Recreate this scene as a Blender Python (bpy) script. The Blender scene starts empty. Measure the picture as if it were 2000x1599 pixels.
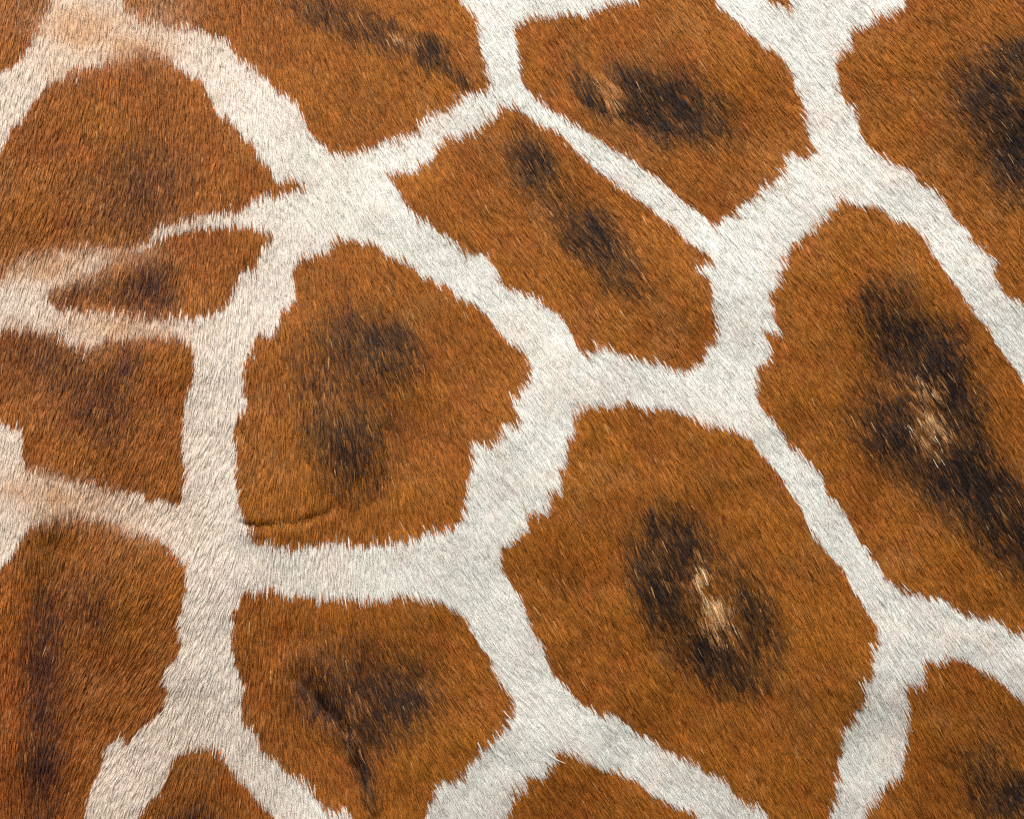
import bpy, math
import numpy as np

# ---------------------------------------------------------------- scene, camera, light
sc = bpy.context.scene
S = 0.0003                       # metres of hide for one unit of the coat chart (chart: u right, v down)
CU, CV = 1000.0, 799.5           # chart point straight in front of the camera
DIST = 1.7                       # camera to hide

cam_d = bpy.data.cameras.new("camera")
cam_d.sensor_width = 36.0
cam_d.lens = 36.0 * DIST / (2000 * S)
cam_d.clip_end = 100.0
cam = bpy.data.objects.new("camera", cam_d)
sc.collection.objects.link(cam)
cam.location = (0.0, -DIST, 0.0)
cam.rotation_euler = (math.radians(90), 0, 0)
sc.camera = cam

SUN_EL, SUN_AZ = math.radians(44), math.radians(-14)      # azimuth from straight behind the camera, to the left
world = bpy.data.worlds.new("World")
sc.world = world
world.use_nodes = True
wn = world.node_tree
for n in list(wn.nodes):
    wn.nodes.remove(n)
sky = wn.nodes.new("ShaderNodeTexSky")
sky.sky_type = 'NISHITA'
sky.sun_disc = False
sky.sun_elevation = SUN_EL
sky.sun_rotation = math.radians(180) - SUN_AZ
sky.air_density = 1.0
sky.dust_density = 4.0
bg = wn.nodes.new("ShaderNodeBackground")
bg.inputs["Strength"].default_value = 0.12
wo = wn.nodes.new("ShaderNodeOutputWorld")
wn.links.new(sky.outputs[0], bg.inputs["Color"])
wn.links.new(bg.outputs[0], wo.inputs["Surface"])

sun_d = bpy.data.lights.new("sun", 'SUN')
sun_d.energy = 1.5
sun_d.angle = math.radians(34)
sun_d.color = (1.0, 0.965, 0.92)
sun = bpy.data.objects.new("sun", sun_d)
sc.collection.objects.link(sun)
# light arrives from the camera's side, above
from mathutils import Vector
sdir = Vector((math.cos(SUN_EL) * math.sin(SUN_AZ), -math.cos(SUN_EL) * math.cos(SUN_AZ), math.sin(SUN_EL)))
sun.rotation_euler = sdir.to_track_quat('Z', 'Y').to_euler()

vs = sc.view_settings
vs.view_transform = 'Standard'
vs.look = 'None'
vs.exposure = 0.93
vs.gamma = 1.0
vs.use_curve_mapping = False
sc.cycles_curves.shape = 'RIBBONS'
sc.cycles.use_denoising = False
sc.cycles.use_adaptive_sampling = False
sc.cycles.filter_width = 1.4
sc.cycles.max_bounces = 8
sc.cycles.diffuse_bounces = 4

rng = np.random.default_rng(7)

# ---------------------------------------------------------------- the coat chart: outlines of the brown patches
PATCHES = [
 ("brown_patch", "small brown patch cut by the upper left corner", [(110,-300),(112,-60),(101,0),(89,37),(69,78),(51,111),(25,135),(10,145),(0,142),(-60,160),(-360,180),(-360,-300)]),
 ("brown_patch", "large domed brown patch with a thin spur pointing right", [(135,149),(152,135),(182,130),(209,125),(236,115),(263,101),(287,98),(314,105),(333,117),(341,135),(358,149),(382,160),(402,165),(405,182),(419,199),(422,223),(446,236),(463,253),(473,270),(496,280),(503,304),(517,317),(530,331),(537,351),(554,358),(571,351),(594,360),(601,368),(574,373),(547,385),(527,385),(496,395),(480,405),(459,419),(419,414),(395,425),(365,436),(338,442),(304,446),(297,466),(270,478),(240,488),(206,484),(189,488),(150,494),(111,493),(98,510),(44,512),(20,527),(14,540),(0,556),(-60,590),(-360,640),(-360,380),(-60,330),(0,300),(12,285),(22,265),(10,255),(34,250),(45,235),(60,205),(85,180),(110,158)]),
 ("brown_patch", "narrow lens shaped brown patch with one dark spot", [(290,484),(310,470),(345,455),(388,449),(432,447),(483,449),(513,454),(540,468),(522,480),(507,503),(496,527),(486,532),(463,557),(449,594),(432,603),(412,616),(375,619),(344,625),(304,628),(263,626),(236,618),(189,613),(145,608),(111,598),(95,584),(91,570),(118,557),(149,550),(190,532),(215,514),(235,500),(262,492)]),
 ("brown_patch", "soft brown patch with purplish shading beside the left edge", [(-360,600),(-60,640),(0,645),(34,645),(78,646),(108,651),(125,665),(152,672),(179,685),(203,665),(236,663),(270,658),(304,655),(338,658),(365,668),(378,675),(378,706),(382,733),(371,766),(358,793),(361,827),(355,861),(358,885),(365,905),(361,935),(356,966),(351,996),(331,986),(304,976),(270,972),(236,969),(209,962),(189,955),(160,945),(128,935),(84,928),(57,918),(44,898),(44,868),(44,847),(20,827),(0,827),(-60,830),(-360,850)]),
 ("brown_patch", "long brown patch with a dark vertical streak in the lower left corner", [(95,1015),(135,1003),(159,999),(182,1016),(216,1016),(243,1040),(280,1050),(314,1057),(320,1067),(347,1094),(371,1107),(361,1134),(374,1148),(357,1164),(357,1195),(344,1215),(354,1235),(351,1255),(354,1269),(347,1286),(330,1299),(320,1316),(317,1333),(337,1346),(327,1363),(320,1384),(303,1404),(280,1417),(270,1434),(249,1458),(235,1445),(216,1448),(206,1468),(199,1495),(189,1522),(179,1539),(172,1569),(168,1599),(150,1900),(-360,1900),(-360,1140),(-60,1120),(0,1115),(15,1105),(30,1085),(40,1060),(60,1030)]),
 ("brown_patch", "brown patch with a small black spot at the top edge", [(235,-30),(240,5),(250,30),(270,47),(304,44),(338,61),(382,61),(405,71),(419,84),(439,81),(463,101),(473,125),(500,135),(523,155),(534,182),(571,199),(591,223),(598,250),(608,270),(635,290),(655,311),(680,306),(718,292),(752,282),(796,272),(816,265),(827,238),(850,224),(878,211),(905,194),(918,184),(942,185),(959,173),(963,167),(949,146),(952,126),(942,102),(935,75),(939,58),(929,34),(908,17),(895,0),(850,-300),(260,-300)]),
 ("brown_patch", "brown patch with a round tan spot beside a black smudge", [(1003,63),(1037,37),(1068,34),(1102,31),(1143,26),(1170,17),(1204,12),(1235,5),(1245,0),(1270,-200),(1350,-200),(1391,0),(1418,27),(1445,47),(1465,71),(1489,88),(1519,108),(1539,132),(1550,152),(1556,179),(1570,203),(1573,230),(1580,270),(1592,297),(1573,317),(1553,307),(1533,304),(1536,331),(1522,355),(1499,361),(1485,378),(1458,405),(1445,425),(1428,425),(1408,436),(1409,452),(1397,446),(1374,422),(1350,405),(1326,391),(1306,367),(1272,347),(1245,323),(1211,303),(1170,279),(1136,252),(1102,235),(1068,211),(1037,187),(1017,160),(1017,136),(1014,112),(1012,85)]),
 ("brown_patch", "slanting oblong brown patch with dark marks in a diagonal row", [(755,340),(796,340),(823,326),(844,313),(850,299),(857,282),(898,272),(932,258),(939,238),(966,228),(986,211),(1014,214),(1037,228),(1051,245),(1078,252),(1099,269),(1129,299),(1153,326),(1184,350),(1218,371),(1252,394),(1292,425),(1316,445),(1340,476),(1367,490),(1394,510),(1388,520),(1364,520),(1360,535),(1370,532),(1387,550),(1397,574),(1394,597),(1401,631),(1403,655),(1384,679),(1374,709),(1350,719),(1337,733),(1306,720),(1258,714),(1231,700),(1204,693),(1170,686),(1136,693),(1126,680),(1119,656),(1105,632),(1078,608),(1044,584),(1014,571),(973,561),(973,540),(959,510),(946,496),(929,500),(898,486),(871,459),(844,445),(810,428),(799,405),(786,384),(769,367)]),
 ("brown_patch", "central brown patch with soft dark cloud and skin crease near its lower edge", [(660,473),(694,476),(735,479),(755,496),(762,513),(789,510),(806,524),(823,540),(850,554),(871,557),(898,588),(932,595),(949,615),(966,635),(990,666),(1020,683),(1037,707),(1039,734),(1020,761),(1000,788),(1014,819),(1017,839),(986,839),(976,863),(959,877),(942,867),(929,863),(918,877),(932,897),(929,918),(912,928),(915,948),(912,979),(905,1006),(891,1033),(850,1040),(796,1057),(762,1060),(728,1067),(694,1069),(660,1060),(625,1066),(573,1074),(539,1070),(506,1063),(486,1043),(480,1016),(469,1003),(466,962),(459,929),(466,885),(456,851),(469,807),(486,790),(473,770),(480,739),(473,722),(490,695),(496,668),(513,652),(534,655),(547,631),(554,608),(581,581),(574,550),(571,530),(581,517),(615,500),(642,483)]),
 ("brown_patch", "tall brown patch at the right with a long black centre and tan tuft", [(1529,527),(1546,490),(1566,463),(1597,442),(1617,422),(1631,399),(1644,388),(1661,399),(1678,402),(1691,399),(1712,405),(1735,422),(1766,436),(1796,456),(1813,480),(1826,507),(1847,530),(1857,550),(1877,574),(1897,608),(1924,635),(1941,665),(1962,695),(1985,723),(2000,753),(2100,900),(2200,1060),(2360,1250),(2360,1400),(2100,1260),(1999,1239),(1974,1242),(1960,1222),(1930,1208),(1900,1205),(1869,1198),(1849,1178),(1815,1168),(1792,1161),(1765,1158),(1741,1141),(1721,1117),(1704,1094),(1687,1070),(1678,1057),(1661,1023),(1647,999),(1627,979),(1610,959),(1604,932),(1590,912),(1566,891),(1546,881),(1533,854),(1516,831),(1492,810),(1479,783),(1475,763),(1482,739),(1475,722),(1489,709),(1509,692),(1505,676),(1481,641),(1511,650),(1522,648),(1516,614),(1506,594),(1502,567),(1519,560)]),
 ("brown_patch", "brown patch with a black centre filling the upper right corner", [(1766,7),(1745,27),(1718,30),(1695,57),(1668,54),(1658,68),(1664,88),(1651,105),(1627,115),(1631,132),(1634,152),(1637,176),(1631,184),(1654,203),(1668,209),(1674,243),(1681,270),(1695,290),(1725,314),(1759,331),(1783,341),(1796,365),(1813,368),(1837,382),(1850,405),(1864,432),(1887,446),(1894,476),(1911,483),(1935,500),(1945,520),(1945,540),(1951,564),(1972,584),(2000,597),(2100,740),(2360,1000),(2360,-300),(1830,-300),(1790,-40)]),
 ("brown_patch", "tiny brown tip poking in at the top edge", [(1470,-300),(1530,-300),(1552,-120),(1540,0),(1548,26),(1519,15),(1493,2),(1470,-120)]),
 ("brown_patch", "large pear shaped brown patch with a straw coloured tuft at its dark centre", [(1122,809),(1143,799),(1167,795),(1190,788),(1238,792),(1265,802),(1306,802),(1337,812),(1350,817),(1377,827),(1408,831),(1441,844),(1468,858),(1479,881),(1499,905),(1526,935),(1546,966),(1566,999),(1580,1030),(1604,1067),(1633,1100),(1654,1127),(1670,1158),(1687,1185),(1701,1215),(1719,1225),(1719,1249),(1707,1276),(1704,1306),(1707,1330),(1687,1340),(1694,1363),(1670,1387),(1674,1407),(1650,1424),(1643,1458),(1637,1498),(1640,1532),(1630,1566),(1627,1586),(1620,1599),(1610,1900),(1570,1900),(1505,1599),(1492,1579),(1458,1569),(1434,1552),(1418,1525),(1377,1512),(1357,1488),(1337,1485),(1289,1461),(1272,1441),(1245,1437),(1224,1420),(1204,1400),(1170,1397),(1136,1380),(1109,1352),(1088,1325),(1071,1298),(1065,1261),(1044,1244),(1031,1199),(1017,1172),(1000,1142),(983,1121),(976,1091),(976,1067),(1000,1057),(1031,1043),(1034,1030),(1027,1013),(1037,1003),(1068,1006),(1075,989),(1071,975),(1082,962),(1102,962),(1095,928),(1102,897),(1105,863),(1119,843)]),
 ("brown_patch", "rounded brown patch with folded black centre near the bottom edge", [(479,1158),(506,1158),(536,1148),(553,1164),(593,1171),(667,1168),(728,1176),(765,1176),(769,1165),(813,1172),(854,1176),(878,1186),(905,1203),(925,1233),(939,1264),(959,1284),(969,1318),(986,1346),(1007,1373),(993,1400),(986,1420),(966,1444),(942,1468),(925,1485),(908,1505),(901,1529),(878,1526),(857,1533),(850,1560),(837,1580),(833,1599),(820,1900),(700,1900),(690,1599),(669,1585),(640,1586),(623,1562),(600,1532),(566,1518),(546,1488),(512,1478),(502,1431),(475,1414),(468,1380),(479,1346),(462,1309),(452,1269),(458,1235),(455,1201)]),
 ("brown_patch", "small domed brown patch rising from the bottom edge at the left", [(334,1488),(354,1471),(371,1464),(398,1461),(425,1471),(445,1495),(468,1518),(485,1542),(506,1566),(529,1586),(536,1599),(580,1900),(220,1900),(273,1599),(286,1572),(310,1549),(327,1525)]),
 ("brown_patch", "low brown patch rising from the middle of the bottom edge", [(1085,1471),(1116,1471),(1143,1485),(1180,1505),(1204,1502),(1238,1526),(1272,1550),(1306,1570),(1333,1583),(1364,1596),(1460,1900),(900,1900),(985,1599),(993,1590),(1000,1570),(997,1550),(1027,1543),(1034,1516),(1071,1512),(1082,1492)]),
 ("brown_patch", "brown patch with a dark smudge filling the lower right corner", [(1849,1282),(1873,1289),(1893,1293),(1910,1309),(1937,1316),(1960,1336),(1977,1357),(1999,1370),(2100,1430),(2360,1560),(2360,1900),(1650,1900),(1687,1599),(1697,1572),(1718,1562),(1718,1542),(1745,1525),(1765,1515),(1761,1485),(1772,1458),(1772,1431),(1778,1407),(1772,1380),(1772,1343),(1798,1346),(1805,1326),(1805,1293),(1836,1299)]),
]
U0, U1, V0, V1 = -230.0, 2230.0, -190.0, 1810.0
G = 2.0
NU, NV = int((U1 - U0) / G) + 1, int((V1 - V0) / G) + 1
gu = U0 + G * np.arange(NU)
gv = V0 + G * np.arange(NV)

def bil(grid, u, v, u0=U0, v0=V0, g=G):
    """bilinear look-up of a chart grid"""
    x = np.clip((u - u0) / g, 0, grid.shape[1] - 1.001)
    y = np.clip((v - v0) / g, 0, grid.shape[0] - 1.001)
    i = x.astype(np.int32); j = y.astype(np.int32)
    fx = x - i; fy = y - j
    if grid.ndim == 3:
        fx = fx[:, None]; fy = fy[:, None]
    return (grid[j, i] * (1 - fx) + grid[j, i + 1] * fx) * (1 - fy) + (grid[j + 1, i] * (1 - fx) + grid[j + 1, i + 1] * fx) * fy

def inside(poly):
    m = np.zeros((NV, NU), bool)
    p = np.array(poly, float)
    q = np.roll(p, -1, axis=0)
    for j in range(NV):
        y = gv[j]
        c = ((p[:, 1] <= y) & (q[:, 1] > y)) | ((q[:, 1] <= y) & (p[:, 1] > y))
        if not c.any():
            continue
        xs = np.sort(p[c, 0] + (y - p[c, 1]) / (q[c, 1] - p[c, 1]) * (q[c, 0] - p[c, 0]))
        k = np.searchsorted(xs, gu)
        m[j] = (k % 2) == 1
    return m

def blur(a, r, n=2):
    for _ in range(n):
        for ax in (0, 1):
            pad = [(0, 0), (0, 0)]; pad[ax] = (r + 1, r)
            c = np.cumsum(np.pad(a, pad, mode='edge'), axis=ax)
            w = 2 * r + 1
            a = (np.take(c, range(w, c.shape[ax]), ax) - np.take(c, range(0, c.shape[ax] - w), ax)) / w
    return a

pid = np.full((NV, NU), -1, np.int32)
for k, (_, _, poly) in enumerate(PATCHES):
    pid[inside(poly)] = k
brown = (pid >= 0).astype(np.float32)
brown_s = blur(brown, 2)
# nearest patch for roots just outside an outline
pid_near = pid.copy()
for _ in range(9):
    for ax, sh in ((0, 1), (0, -1), (1, 1), (1, -1)):
        r = np.roll(pid_near, sh, ax)
        f = (pid_near < 0) & (r >= 0)
        pid_near[f] = r[f]

UU, VV = np.meshgrid(gu, gv)

def vnoise(cell, seed, u=UU, v=VV):
    """smooth value noise in -1..1"""
    r = np.random.default_rng(seed)
    w = int((U1 - U0) / cell) + 4; h = int((V1 - V0) / cell) + 4
    a = r.uniform(-1, 1, (h, w))
    x = np.clip((u - U0) / cell + 1, 0, w - 2.001); y = np.clip((v - V0) / cell + 1, 0, h - 2.001)
    i = x.astype(int); j = y.astype(int)
    fx = x - i; fy = y - j
    fx = fx * fx * (3 - 2 * fx); fy = fy * fy * (3 - 2 * fy)
    return (a[j, i] * (1 - fx) + a[j, i + 1] * fx) * (1 - fy) + (a[j + 1, i] * (1 - fx) + a[j + 1, i + 1] * fx) * fy

def blob(u, v, ru, rv, ang=0.0, power=1.0):
    a = math.radians(ang)
    du, dv = UU - u, VV - v
    x = du * math.cos(a) + dv * math.sin(a); y = -du * math.sin(a) + dv * math.cos(a)
    return np.exp(-((x / ru) ** 2 + (y / rv) ** 2) ** power)

# ---------------------------------------------------------------- coat colour
def srgb(r, g, b):
    c = np.array([r, g, b], float) / 255
    return np.where(c <= .04045, c / 12.92, ((c + .055) / 1.055) ** 2.4)

n1 = vnoise(150, 1); n2 = vnoise(60, 2); n3 = vnoise(26, 3); n4 = vnoise(12, 4)
left = 1 / (1 + np.exp((UU - 520 + 60 * n1) / 110))             # the pinker coat towards the shoulder

DARK = [  # u, v, ru, rv, angle, strength
 (690,55,130,38,22,.50),(620,15,90,40,15,.3),(845,93,30,24,20,.95),(828,122,34,14,35,.5),(893,150,42,16,42,.55),(760,60,60,25,30,.35),
 (1300,215,95,52,35,.85),(1240,170,60,30,40,.7),(1152,190,26,48,-30,.85),(1215,225,40,22,35,.6),(1350,185,90,50,30,.45),(1390,240,70,50,30,.35),(1270,250,50,25,30,.5),
 (1045,322,48,44,60,.85),(1020,270,40,50,0,.25),(1090,400,95,50,50,.37),(1150,455,52,50,45,.72),(1185,505,70,46,50,.55),(1230,560,75,48,50,.3),
 (725,655,84,52,20,.52),(775,690,58,45,30,.46),(650,850,76,60,70,.42),(690,760,130,140,0,.38),(700,930,90,70,0,.3),(690,880,45,70,0,.35),(640,700,70,70,0,.25),
 (1730,600,55,65,60,.6),(1765,665,58,52,40,.9),(1830,690,52,58,30,.85),(1855,775,48,95,-20,.92),(1750,860,80,60,40,.75),(1890,935,95,70,50,.97),(1950,1010,95,70,40,.85),(1810,760,130,180,-25,.35),(2060,1110,120,80,45,.8),(1720,820,80,80,0,.25),(1850,940,60,50,0,.7),
 (1930,190,65,45,30,.62),(1970,240,52,85,-15,.95),(1995,115,60,42,0,.75),(1985,330,60,70,0,.7),(1920,220,130,150,-20,.30),(2120,260,90,160,-20,.7),
 (1310,1045,75,60,50,.62),(1345,1095,45,50,0,.6),(1285,1150,50,95,-20,.82),(1388,1275,90,52,38,.82),(1475,1205,42,95,-22,.68),(1380,1170,150,180,-35,.24),(1450,945,140,18,2,.22),(1435,1325,70,42,30,.34),
 (775,1372,70,50,10,.82),(640,1370,75,60,40,.58),(715,1430,60,45,20,.66),(700,1300,150,60,0,.28),(645,1388,54,15,48,1.0),(700,1480,17,75,-28,.85),(740,1360,150,110,15,.28),(720,1550,20,60,-15,.5),  # narrow slanting spots paint shade into the skin fold, beside the dark centre
 (92,1240,40,110,5,.60),(85,1400,38,130,-2,.62),(190,1195,60,45,20,.42),(82,1490,42,40,0,.85),(210,1110,90,60,0,.22),(100,1330,60,200,0,.3),(80,1600,40,90,0,.5),  # long upright spots also paint the dark of the skin crease
 (85,700,75,45,15,.42),(252,712,26,36,20,.6),(205,800,65,90,-10,.42),(160,760,160,100,0,.2),
 (300,552,48,42,10,.80),(215,572,80,30,5,.40),(130,580,40,22,10,.3),(320,600,60,24,0,.25),
 (285,340,120,85,15,.36),(280,395,80,60,0,.28),(200,440,120,40,0,.2),
 (375,1600,70,42,0,.55),(1975,1560,80,52,0,.88),(1930,1500,80,60,30,.4),(1240,1720,110,60,20,.6),(-120,420,120,80,0,.4),(-150,740,120,60,0,.4),
]
dark = np.zeros((NV, NU))
for (u, v, ru, rv, a, s) in DARK:
    dark = 1 - (1 - dark) * (1 - s * blob(u, v, ru, rv, a, 1.15))
dark = np.clip(dark * (1 + .22 * n3 + .14 * n4), 0, 1)
TUFT = [  # pale tufts inside the dark centres: u, v, ru, rv, angle, strength, paleness
 (1192,187,28,24,50,1.9,.10),(790,83,34,18,30,.6,.1),
 (1810,790,24,55,-22,.7,.3),(1822,850,50,42,40,.9,.45),(1835,890,42,22,60,.7,.4),(1835,770,16,26,0,.8,.0),
 (1366,1120,18,32,-12,1.0,.75),(1400,1195,62,34,52,1.0,.62),(1385,1225,60,26,40,.6,.4),
 (650,750,60,30,60,.5,.0),(690,1440,26,70,-35,.55,.05),(690,1385,40,26,40,.5,.05),(640,800,40,30,0,.35,.05),
]
tuft = np.zeros((NV, NU)); pale = np.zeros((NV, NU))
for (u, v, ru, rv, a, s, p) in TUFT:
    b = s * blob(u, v, ru * .92, rv * .92, a, 1.4) * np.clip(.9 + .5 * n3 + .4 * n4, 0, 1.3)
    b = np.clip(b, 0, 1)
    pale = np.maximum(pale, b * p * .62); tuft = np.maximum(tuft, b)
TAN = [(160,545,80,22,-15,.75),(240,1030,80,18,25,.6),(90,932,70,16,8,.7),(60,648,90,12,0,.5),(170,60,120,55,10,1.0),(250,95,100,36,0,.9),(310,25,70,40,0,.8),(120,972,140,36,12,1.0),(210,985,60,24,20,.7),(60,960,60,40,0,.5),(220,640,120,24,3,.95),(90,522,140,26,-10,1.0),(240,500,70,22,0,1.0),(350,440,60,14,-10,.3),(180,675,40,26,0,.5),(330,590,60,16,0,.1),(110,1005,60,30,0,.8),(120,140,60,30,0,.4),(30,640,60,20,0,.3)]
tan = np.zeros((NV, NU))
for (u, v, ru, rv, a, s) in TAN:
    tan = np.maximum(tan, s * blob(u, v, ru, rv, a))

c3 = lambda c: np.asarray(c)[None, None, :]
mix = lambda a, b, t: a * (1 - t[..., None]) + b * t[..., None]
BR = srgb(156, 97, 36); BL = srgb(157, 98, 46); BO = srgb(147, 94, 31); BRED = srgb(149, 80, 33); BG = srgb(158, 114, 66)
CR = srgb(215, 217, 211); CL = srgb(217, 206, 192); CP = srgb(214, 202, 193); TN = srgb(200, 168, 134)
DK = srgb(23, 25, 27); DP = srgb(74, 48, 42); TU = srgb(200, 140, 80); TW = srgb(236, 212, 162)
col_b = mix(np.broadcast_to(c3(BR), (NV, NU, 3)), c3(BL), left)
col_b = mix(col_b, c3(BO), np.clip(.35 * n1 + .3 * n2 + .15, 0, .6))
col_b = mix(col_b, c3(BRED), np.clip(-.3 * n2 + .3 * n3 + .02, 0, .5))
redleft = blob(30, 1400, 120, 260, 0)
col_b = mix(col_b, c3(srgb(160, 84, 40)), .45 * redleft)
col_b = mix(col_b, c3(BG), np.clip(.30 * vnoise(80, 21) + .25 * vnoise(34, 22) - .08, 0, .30))
col_b = col_b * (1 + .08 * n1 + .09 * n2 + .08 * n3)[..., None]
dk_col = mix(np.broadcast_to(c3(DK), (NV, NU, 3)), c3(DP), np.clip(left * .95 + .1, 0, 1))
tcol = mix(np.broadcast_to(c3(TU), (NV, NU, 3)), c3(TW), pale)
soft_b = mix(col_b, c3(TN), np.clip(tan * .75 * (1 - .5 * brown_s), 0, 1))
col_c = mix(np.broadcast_to(c3(CR), (NV, NU, 3)), c3(CL), np.clip(left * 1.1, 0, 1))
col_c = mix(col_c, c3(CP), np.clip(.35 * n2 + .3 * n3, 0, .45))
col_c = mix(col_c, c3(TN), np.clip(tan * (1 + .3 * n3), 0, 1))
col_b = soft_b

# ---------------------------------------------------------------- lie of the hair: angle in degrees, 0 = right, 90 = down
FLOW = [(60,60,93),(250,60,88),(450,40,75),(700,60,62),(900,60,58),(60,220,98),(250,250,94),(420,200,80),(60,450,112),(250,420,102),(420,380,92),(600,330,66),
 (750,230,60),(750,400,63),(950,250,56),(1000,450,52),(1150,100,58),(1200,400,46),(1350,150,52),(1350,330,48),(1500,60,50),(1500,450,52),(1250,600,50),
 (1600,250,50),(1750,120,48),(1750,250,47),(1900,100,45),(1900,400,50),(1650,500,54),(60,600,98),(250,560,98),(430,530,88),(600,560,70),(60,760,98),(220,720,104),
 (340,800,106),(430,760,98),(420,900,112),(250,900,108),(550,750,82),(700,700,68),(650,900,80),(800,600,62),(850,850,64),(950,750,60),(1050,650,57),(1000,950,60),
 (1150,900,60),(1300,850,58),(1400,650,55),(1600,700,55),(1750,800,57),(1900,800,58),(1850,950,57),(1950,650,55),(1500,950,58),(1650,1000,60),
 (550,1020,92),(720,1010,84),(850,1000,68),(560,1110,92),(700,1110,86),(850,1120,55),(950,1150,50),(100,1000,96),(250,1030,108),(380,1030,116),(420,1150,120),
 (300,1180,124),(150,1150,98),(60,1250,90),(60,1450,88),(180,1350,118),(280,1330,130),(380,1300,120),(220,1500,124),(300,1450,122),(380,1400,102),(450,1350,94),
 (500,1250,86),(600,1230,80),(520,1480,78),(600,1550,74),(420,1540,92),(330,1560,110),(700,1280,72),(780,1250,58),(850,1300,46),(720,1400,62),(800,1450,52),(650,1450,64),
 (950,1350,48),(1000,1450,54),(900,1550,60),(750,1540,74),(1100,1250,56),(1100,1420,52),(1250,1300,58),(1300,1100,62),(1400,1200,64),(1500,1300,60),(1600,1200,60),(1200,1550,50),
 (1350,1500,56),(1550,1450,58),(1700,1450,66),(1700,1300,58),(1800,1100,56),(1900,1250,57),(1900,1450,57),(1800,1550,60),(1950,1150,56),(60,1580,90),(180,1580,104)]
fl = np.array(FLOW, float)
g8u = np.arange(U0, U1 + 17, 16.0); g8v = np.arange(V0, V1 + 17, 16.0)
FU, FV = np.meshgrid(g8u, g8v)
num_x = np.zeros_like(FU); num_y = np.zeros_like(FU); den = np.zeros_like(FU)
for (u, v, a) in fl:
    w = 1 / ((FU - u) ** 2 + (FV - v) ** 2 + 60 ** 2) ** 1.6
    num_x += w * math.cos(math.radians(a)); num_y += w * math.sin(math.radians(a)); den += w
ang_grid = np.degrees(np.arctan2(num_y, num_x))

# ---------------------------------------------------------------- relief of the flank (metres, towards the camera)
A_R, B_R = 0.52, 0.78            # trunk half depth and half height
def seg_dist(u, v, pts):
    d = np.full(np.shape(u), 1e9); sgn = np.zeros(np.shape(u))
    for (a, b) in zip(pts[:-1], pts[1:]):
        ax, ay = a; bx, by = b
        L2 = (bx - ax) ** 2 + (by - ay) ** 2
        t = np.clip(((u - ax) * (bx - ax) + (v - ay) * (by - ay)) / L2, 0, 1)
        dx = u - ax - t * (bx - ax); dy = v - ay - t * (by - ay)
        e = np.hypot(dx, dy); s = np.sign((bx - ax) * (v - ay) - (by - ay) * (u - ax))
        f = e < d
        d = np.where(f, e, d); sgn = np.where(f, s, sgn)
    return d * np.where(sgn == 0, 1, sgn)
CREASE = [(470,1022),(500,1028),(540,1024),(575,1022),(605,1013),(640,1000)]
FOLD = [(590,1320),(630,1375),(668,1420),(690,1470),(715,1530),(735,1600)]
VALLEY = [(112,1080),(95,1180),(86,1300),(82,1480),(78,1800)]
relief = .0036 * n1 + .0008 * n2
d = seg_dist(UU, VV, CREASE)
relief += np.where(np.abs(d) < 60, .0007 * np.exp(-((d - 16) / 15) ** 2) - .0026 * np.exp(-(d / 6) ** 2) * np.clip(.7 + .9 * n3, .1, 1.4), 0)
d = seg_dist(UU, VV, FOLD)
relief += -.0044 * np.exp(-(d / 13) ** 2) * np.clip(.8 + .8 * n3, .2, 1.5) + .0018 * np.exp(-((d + 42) / 24) ** 2) + .0018 * np.exp(-((d - 42) / 24) ** 2)
d = seg_dist(UU, VV, VALLEY)
relief += -.0090 * np.exp(-(d / 48) ** 2)
relief += .0020 * blob(150, 250, 160, 140) - .0030 * blob(560, 950, 300, 40, 10) * 0
relief = blur(relief, 1, 1)

def surf(u, v):
    """chart point -> point on the hide"""
    x0 = (u - CU) * S; z0 = (CV - v) * S
    y = np.zeros_like(x0)
    for _ in range(3):                       # the chart is read along the lines of sight of a far viewer
        k = (DIST + y) / DIST
        x, z = x0 * k, z0 * k
        b = 1 - .22 * (x / .6) ** 2
        y = A_R * (1 - b * np.sqrt(np.clip(1 - (z / B_R) ** 2, 1e-4, 1)))
        y = y - bil(relief, u, v)
    return np.stack([x, y, z], -1)

du_ = surf((UU + 2).ravel(), VV.ravel()) - surf((UU - 2).ravel(), VV.ravel())
dv_ = surf(UU.ravel(), (VV + 2).ravel()) - surf(UU.ravel(), (VV - 2).ravel())
nrm = np.cross(du_, dv_)
nrm /= np.linalg.norm(nrm, axis=1, keepdims=True)
if nrm[:, 1].mean() > 0:
    nrm = -nrm
NRM = nrm.reshape(NV, NU, 3)

# ---------------------------------------------------------------- materials
def attr_material(name, rough, spec, sheen=0.0, noise=0.0):
    m = bpy.data.materials.new(name); m.use_nodes = True
    nt = m.node_tree; p = nt.nodes["Principled BSDF"]
    a = nt.nodes.new("ShaderNodeAttribute"); a.attribute_name = "coat_colour"
    src = a.outputs["Color"]
    if noise:
        tx = nt.nodes.new("ShaderNodeTexNoise"); tx.inputs["Scale"].default_value = 900
        mp = nt.nodes.new("ShaderNodeMapRange"); mp.inputs["To Min"].default_value = 1 - noise; mp.inputs["To Max"].default_value = 1 + noise
        nt.links.new(tx.outputs["Fac"], mp.inputs["Value"])
        mm = nt.nodes.new("ShaderNodeVectorMath"); mm.operation = 'SCALE'
        nt.links.new(src, mm.inputs[0]); nt.links.new(mp.outputs[0], mm.inputs["Scale"])
        src = mm.outputs[0]
    nt.links.new(src, p.inputs["Base Color"])
    p.inputs["Roughness"].default_value = rough
    p.inputs["Specular IOR Level"].default_value = spec
    return m
MAT_HAIR = attr_material("coat_hair", .5, .16)
_nt = MAT_HAIR.node_tree                    # thin hairs let some light through
_tr = _nt.nodes.new("ShaderNodeBsdfTranslucent"); _mx = _nt.nodes.new("ShaderNodeMixShader")
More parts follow.
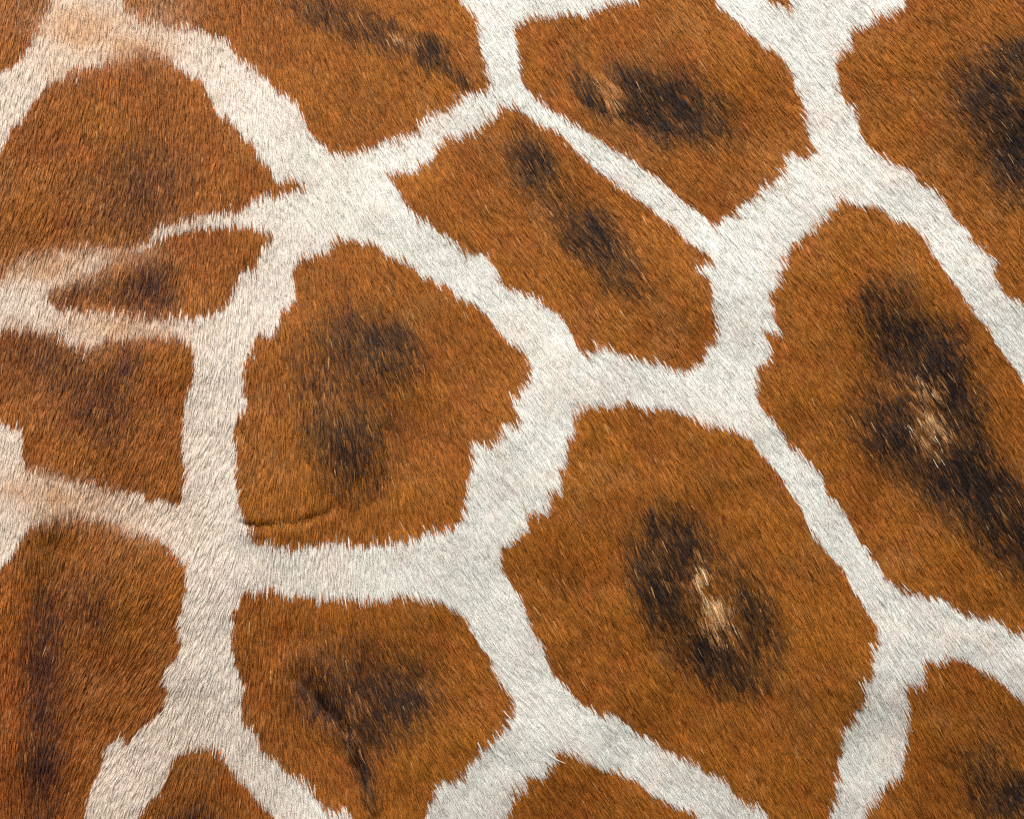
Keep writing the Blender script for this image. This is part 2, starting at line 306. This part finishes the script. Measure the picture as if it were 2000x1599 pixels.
_mx.inputs[0].default_value = .28
_nt.links.new(_nt.nodes["Attribute"].outputs["Color"], _tr.inputs["Color"])
_nt.links.new(_nt.nodes["Principled BSDF"].outputs[0], _mx.inputs[1]); _nt.links.new(_tr.outputs[0], _mx.inputs[2])
_nt.links.new(_mx.outputs[0], _nt.nodes["Material Output"].inputs["Surface"])
MAT_SKIN = attr_material("hide_skin", .7, .2, noise=.25)

# ---------------------------------------------------------------- giraffe: trunk
gir = bpy.data.objects.new("giraffe", None)
gir.empty_display_size = .1
gir.location = (0, A_R, -B_R)
sc.collection.objects.link(gir)
gir["label"] = "giraffe flank with brown patches and cream hair between them"
gir["category"] = "giraffe"

def part(name, data, parent, label=None, kind=None):
    o = bpy.data.objects.new(name, data)
    sc.collection.objects.link(o)
    o.parent = parent
    if parent is gir:
        o.location = -gir.location
    if label: o["label"] = label
    if kind: o["kind"] = kind
    return o

step = 3
fu = UU[::step, ::step]; fv = VV[::step, ::step]
nr, nc = fu.shape
front = surf(fu.ravel(), fv.ravel())
skin_b = srgb(92, 52, 26); skin_c = srgb(214, 192, 178)
t = brown_s[::step, ::step].ravel()[:, None]
scol = skin_c[None] * (1 - t) + (skin_b[None] * .5 + .5 * col_b[::step, ::step].reshape(-1, 3) * .6) * t
# the rest of the trunk: strips that carry on round the barrel from the rim of the charted side
idx = np.arange(nr * nc).reshape(nr, nc)
quads = np.stack([idx[:-1, :-1], idx[1:, :-1], idx[1:, 1:], idx[:-1, 1:]], -1).reshape(-1, 4)
rim = np.concatenate([idx[0, :], idx[1:, -1], idx[-1, -2::-1], idx[-2:0:-1, 0]])
rings = []
verts = [front]; cols = [scol]; base = nr * nc
rp = front[rim]; cen = np.array([0, A_R, 0.0])
prev = rim
NR = 10
for k in range(1, NR + 1):
    a = math.radians(90) * k / NR
    # bulge outwards first, then close behind
    out = rp.copy()
    out[:, 0] *= 1 + .28 * math.sin(a) - .45 * (k / NR) ** 3
    out[:, 2] *= 1 + .75 * math.sin(a) - .9 * (k / NR) ** 4
    out[:, 1] = rp[:, 1] + (2 * A_R - rp[:, 1]) * (1 - math.cos(a))
    ids = base + np.arange(len(rim)); base += len(rim)
    verts.append(out); cols.append(scol[rim])
    quads = np.concatenate([quads, np.stack([prev, np.roll(prev, -1), np.roll(ids, -1), ids], -1)])
    prev = ids
cap = base
verts.append(np.array([[0, 2 * A_R, 0.0]])); cols.append(np.array([skin_b]))
V = np.concatenate(verts); C = np.concatenate(cols)
faces = quads.tolist() + [(int(a), int(b), cap) for a, b in zip(prev, np.roll(prev, -1))]
me = bpy.data.meshes.new("trunk")
me.from_pydata(V.tolist(), [], faces)
me.polygons.foreach_set("use_smooth", np.ones(len(me.polygons), bool))
ca = me.attributes.new("coat_colour", 'FLOAT_COLOR', 'POINT')
ca.data.foreach_set("color", np.concatenate([C, np.ones((len(C), 1))], 1).astype(np.float32).ravel())
me.materials.append(MAT_SKIN)
me.update()
body = part("body", me, gir, "skin of the flank under the short hair")

# ---------------------------------------------------------------- hair
SP = 2.7                                    # spacing of the roots
ru = np.arange(U0 + 30, U1 - 40, SP); rv = np.arange(V0 + 10, V1 - 50, SP)
RU, RV = np.meshgrid(ru, rv)
u = (RU + rng.uniform(-.5, .5, RU.shape) * SP * 1.3).ravel()
v = (RV + rng.uniform(-.5, .5, RV.shape) * SP * 1.3).ravel()
N = len(u)

def clumps(u, v, cell, seed):
    """nearest of jittered lock centres -> id, centre"""
    r = np.random.default_rng(seed)
    w = int((U1 - U0) / cell) + 4; h = int((V1 - V0) / cell) + 4
    jx = r.uniform(.1, .9, (h, w)); jy = r.uniform(.1, .9, (h, w))
    ci = ((u - U0) / cell + 1).astype(int); cj = ((v - V0) / cell + 1).astype(int)
    best = np.full(len(u), 1e9); bid = np.zeros(len(u), int); bx = np.zeros(len(u)); by = np.zeros(len(u))
    for dj in (-1, 0, 1):
        for di in (-1, 0, 1):
            i = np.clip(ci + di, 0, w - 1); j = np.clip(cj + dj, 0, h - 1)
            x = U0 + (i - 1 + jx[j, i]) * cell; y = V0 + (j - 1 + jy[j, i]) * cell
            e = (x - u) ** 2 + (y - v) ** 2
            f = e < best
            best = np.where(f, e, best); bid = np.where(f, j * w + i, bid); bx = np.where(f, x, bx); by = np.where(f, y, by)
    return bid, bx, by, h * w

# work in a chart sheared along the hair so that locks come out long and thin
id1, c1x, c1y, m1 = clumps(u, v, 7.5, 11)
id2, c2x, c2y, m2 = clumps(u, v, 30.0, 12)
r1 = rng.normal(size=(m1, 4))[id1]; r2 = rng.normal(size=(m2, 4))[id2]
ang = bil(ang_grid, u, v, U0, V0, 16.0)
ang = 90 + (ang - 90) * .86 + 2.6 * np.clip(r1[:, 0], -2, 2) + 2.0 * np.clip(r2[:, 0], -2, 2) + rng.normal(0, 3.0, N)
ar = np.radians(ang); dx = np.cos(ar); dy = np.sin(ar)
lf = bil(left, u, v)
L = (30 - 6 * lf) * rng.uniform(.60, 1.30, N) * (1 + .10 * r1[:, 1])
is_b0 = bil(brown_s, u, v) > .5
lift = (.12 + .09 * lf) * np.clip(1 + .17 * r1[:, 2] + .06 * r2[:, 2] + rng.normal(0, .25, N), .3, 2.0)
lift = np.where(is_b0, lift, lift * .85)
stray = rng.random(N) < .004
L = np.where(stray, L * 1.35, L); lift = np.where(stray, lift * 1.6, lift)
bend = rng.normal(0, .025, N) + np.where(stray, rng.normal(0, .16, N), 0)

# which patch a hair belongs to is read where its tip lies, locks move together
off = np.clip(3.0 * r2[:, 3] + 2.0 * r1[:, 3], -7, 7) + rng.normal(0, 2.6, N)
qu = u + dx * (.70 * L + off) + 1.0 * r1[:, 1]; qv = v + dy * (.70 * L + off) + .5 * r1[:, 2]
soft = bil(tan, qu, qv)
qb = bil(brown_s, qu, qv) * (1 - .8 * soft) + bil(blur(brown, 7), qu, qv) * .8 * soft
is_b = qb + np.clip(rng.normal(0, .20, N), -.45, .45) + soft * rng.normal(0, .30, N) > .5
gi = np.clip(((qu - U0) / G).astype(int), 0, NU - 1); gj = np.clip(((qv - V0) / G).astype(int), 0, NV - 1)
pk = pid_near[gj, gi]
is_b &= pk >= 0
dk = bil(dark, qu, qv); tf = bil(tuft, qu, qv)
cb = bil(col_b, qu, qv); cc = bil(col_c, qu, qv)
# dark centres and pale tufts are a mixture of single dark, pale and brown hairs
fd = np.clip((dk - .5) * 1.05 + .43 + (.24 * rng.normal(size=N) + .11 * r1[:, 2]) * np.clip(dk * 3, 0, 1), 0, .96)
fd = fd * np.clip(dk * 5 - .2, 0, 1)
cb = (np.sqrt(np.maximum(cb, 0)) * (1 - fd[:, None]) + np.sqrt(bil(dk_col, qu, qv)) * fd[:, None]) ** 2
ft = np.clip((tf + .24 * rng.normal(size=N) + .22 * r1[:, 3] - .64) * 4 + .5, 0, 1) * (tf > .08)
pa = np.clip(bil(pale, qu, qv) * (1 + .5 * rng.normal(size=N)) + .1 * r1[:, 1] * (tf > .2), 0, 1)
tc = srgb(160, 106, 56)[None] * (1 - pa[:, None]) + TW[None] * pa[:, None]
cb = cb * (1 - ft[:, None]) + tc * ft[:, None]
col = np.where(is_b[:, None], cb, cc)
qw = np.clip(bil(blur(brown, 9), qu, qv) + .12 * rng.normal(size=N), 0, 1)[:, None]
sm = (.65 * np.clip(soft, 0, 1))[:, None]
col = col * (1 - sm) + (cb * qw + cc * (1 - qw)) * sm        # where the coat shades from brown through tan to cream
# rim of a patch: a few redder hairs where brown thins out over cream
rim_b = is_b & (qb < .9)
col = np.where(rim_b[:, None], col * .8 + .2 * srgb(160, 92, 56), col)
amp = np.where(is_b, 1.0, .30)
val = 1 + amp * (.09 * r1[:, 0] + .15 * rng.normal(0, 1, N) + .03 * r2[:, 1])
col = col * np.clip(val, .35, 1.8)[:, None]
warm = rng.normal(0, .03, N) * np.where(is_b, 1, .35)
col = col * np.stack([1 + warm, np.ones(N), 1 - warm], 1)
# single pale hairs in the brown
pl = is_b & (rng.random(N) < np.where(dk > .4, .008, .007))
col = np.where(pl[:, None], srgb(196, 150, 98) * rng.uniform(.6, 1.1, (N, 1)), col)
pw = is_b & (rng.random(N) < .03) & (pa > .22)
col = np.where(pw[:, None], srgb(250, 236, 205), col)
lspeck = is_b & (rng.random(N) < .04)
col = np.where(lspeck[:, None], col * 1.3, col)
gap_shade = is_b & (rng.random(N) < .07)  # darkened hairs paint the shadow gaps between locks
col = np.where(gap_shade[:, None], col * .45, col)
col = np.clip(col, .004, .93)

T = np.array([0, .35, .7, 1.0]); K = len(T)
pts = np.empty((N, K, 3), np.float32)
side_x, side_y = -dy, dx
cx = c1x - u; cy = c1y - v
for k, tt in enumerate(T):
    a = np.where(is_b, .56, .42) * tt ** 1.5
    bx_ = bend * L * tt * tt
    pu = u + dx * L * tt + side_x * bx_ + cx * a
    pv = v + dy * L * tt + side_y * bx_ + cy * a
    h = lift * L * (tt - .42 * tt * tt) / .58 * S
    P = surf(pu, pv) + bil(NRM, pu, pv) * (h - (0.0004 if k == 0 else 0))[:, None]
    pts[:, k] = P
rad = np.array([.95, 1.0, .8, .22])[None, :] * (S * np.where(is_b, .83, .95) * rng.uniform(.75, 1.25, N))[:, None]

def hair_object(name, sel, parent, label=None, kind=None):
    n = int(sel.sum())
    if n == 0:
        return None
    c = bpy.data.hair_curves.new(name)
    c.add_curves([K] * n)
    c.attributes["position"].data.foreach_set("vector", pts[sel].reshape(-1).astype(np.float32))
    r = c.attributes.get("radius") or c.attributes.new("radius", 'FLOAT', 'POINT')
    r.data.foreach_set("value", rad[sel].reshape(-1).astype(np.float32))
    a = c.attributes.new("coat_colour", 'FLOAT_COLOR', 'CURVE')
    a.data.foreach_set("color", np.concatenate([col[sel], np.ones((n, 1))], 1).astype(np.float32).ravel())
    c.materials.append(MAT_HAIR)
    return part(name, c, parent, label, kind)

hair_object("cream_hair", ~is_b, gir, "cream hair in bands between the brown patches", "stuff")
area_t = tf > .42
for k, (nm, lab, _) in enumerate(PATCHES):
    mine = is_b & (pk == k)
    t_ = mine & area_t
    d_ = mine & ~area_t & (dk > .5)
    if d_.sum() < 250: d_[:] = False
    if t_.sum() < 60: t_[:] = False
    p = hair_object(nm, mine & ~t_ & ~d_, gir, lab, "stuff")
    if p is None:
        continue
    hair_object("dark_centre", d_, p, None, "stuff")
    hair_object("pale_tuft", t_, p, None, "stuff")
print("strands", N)
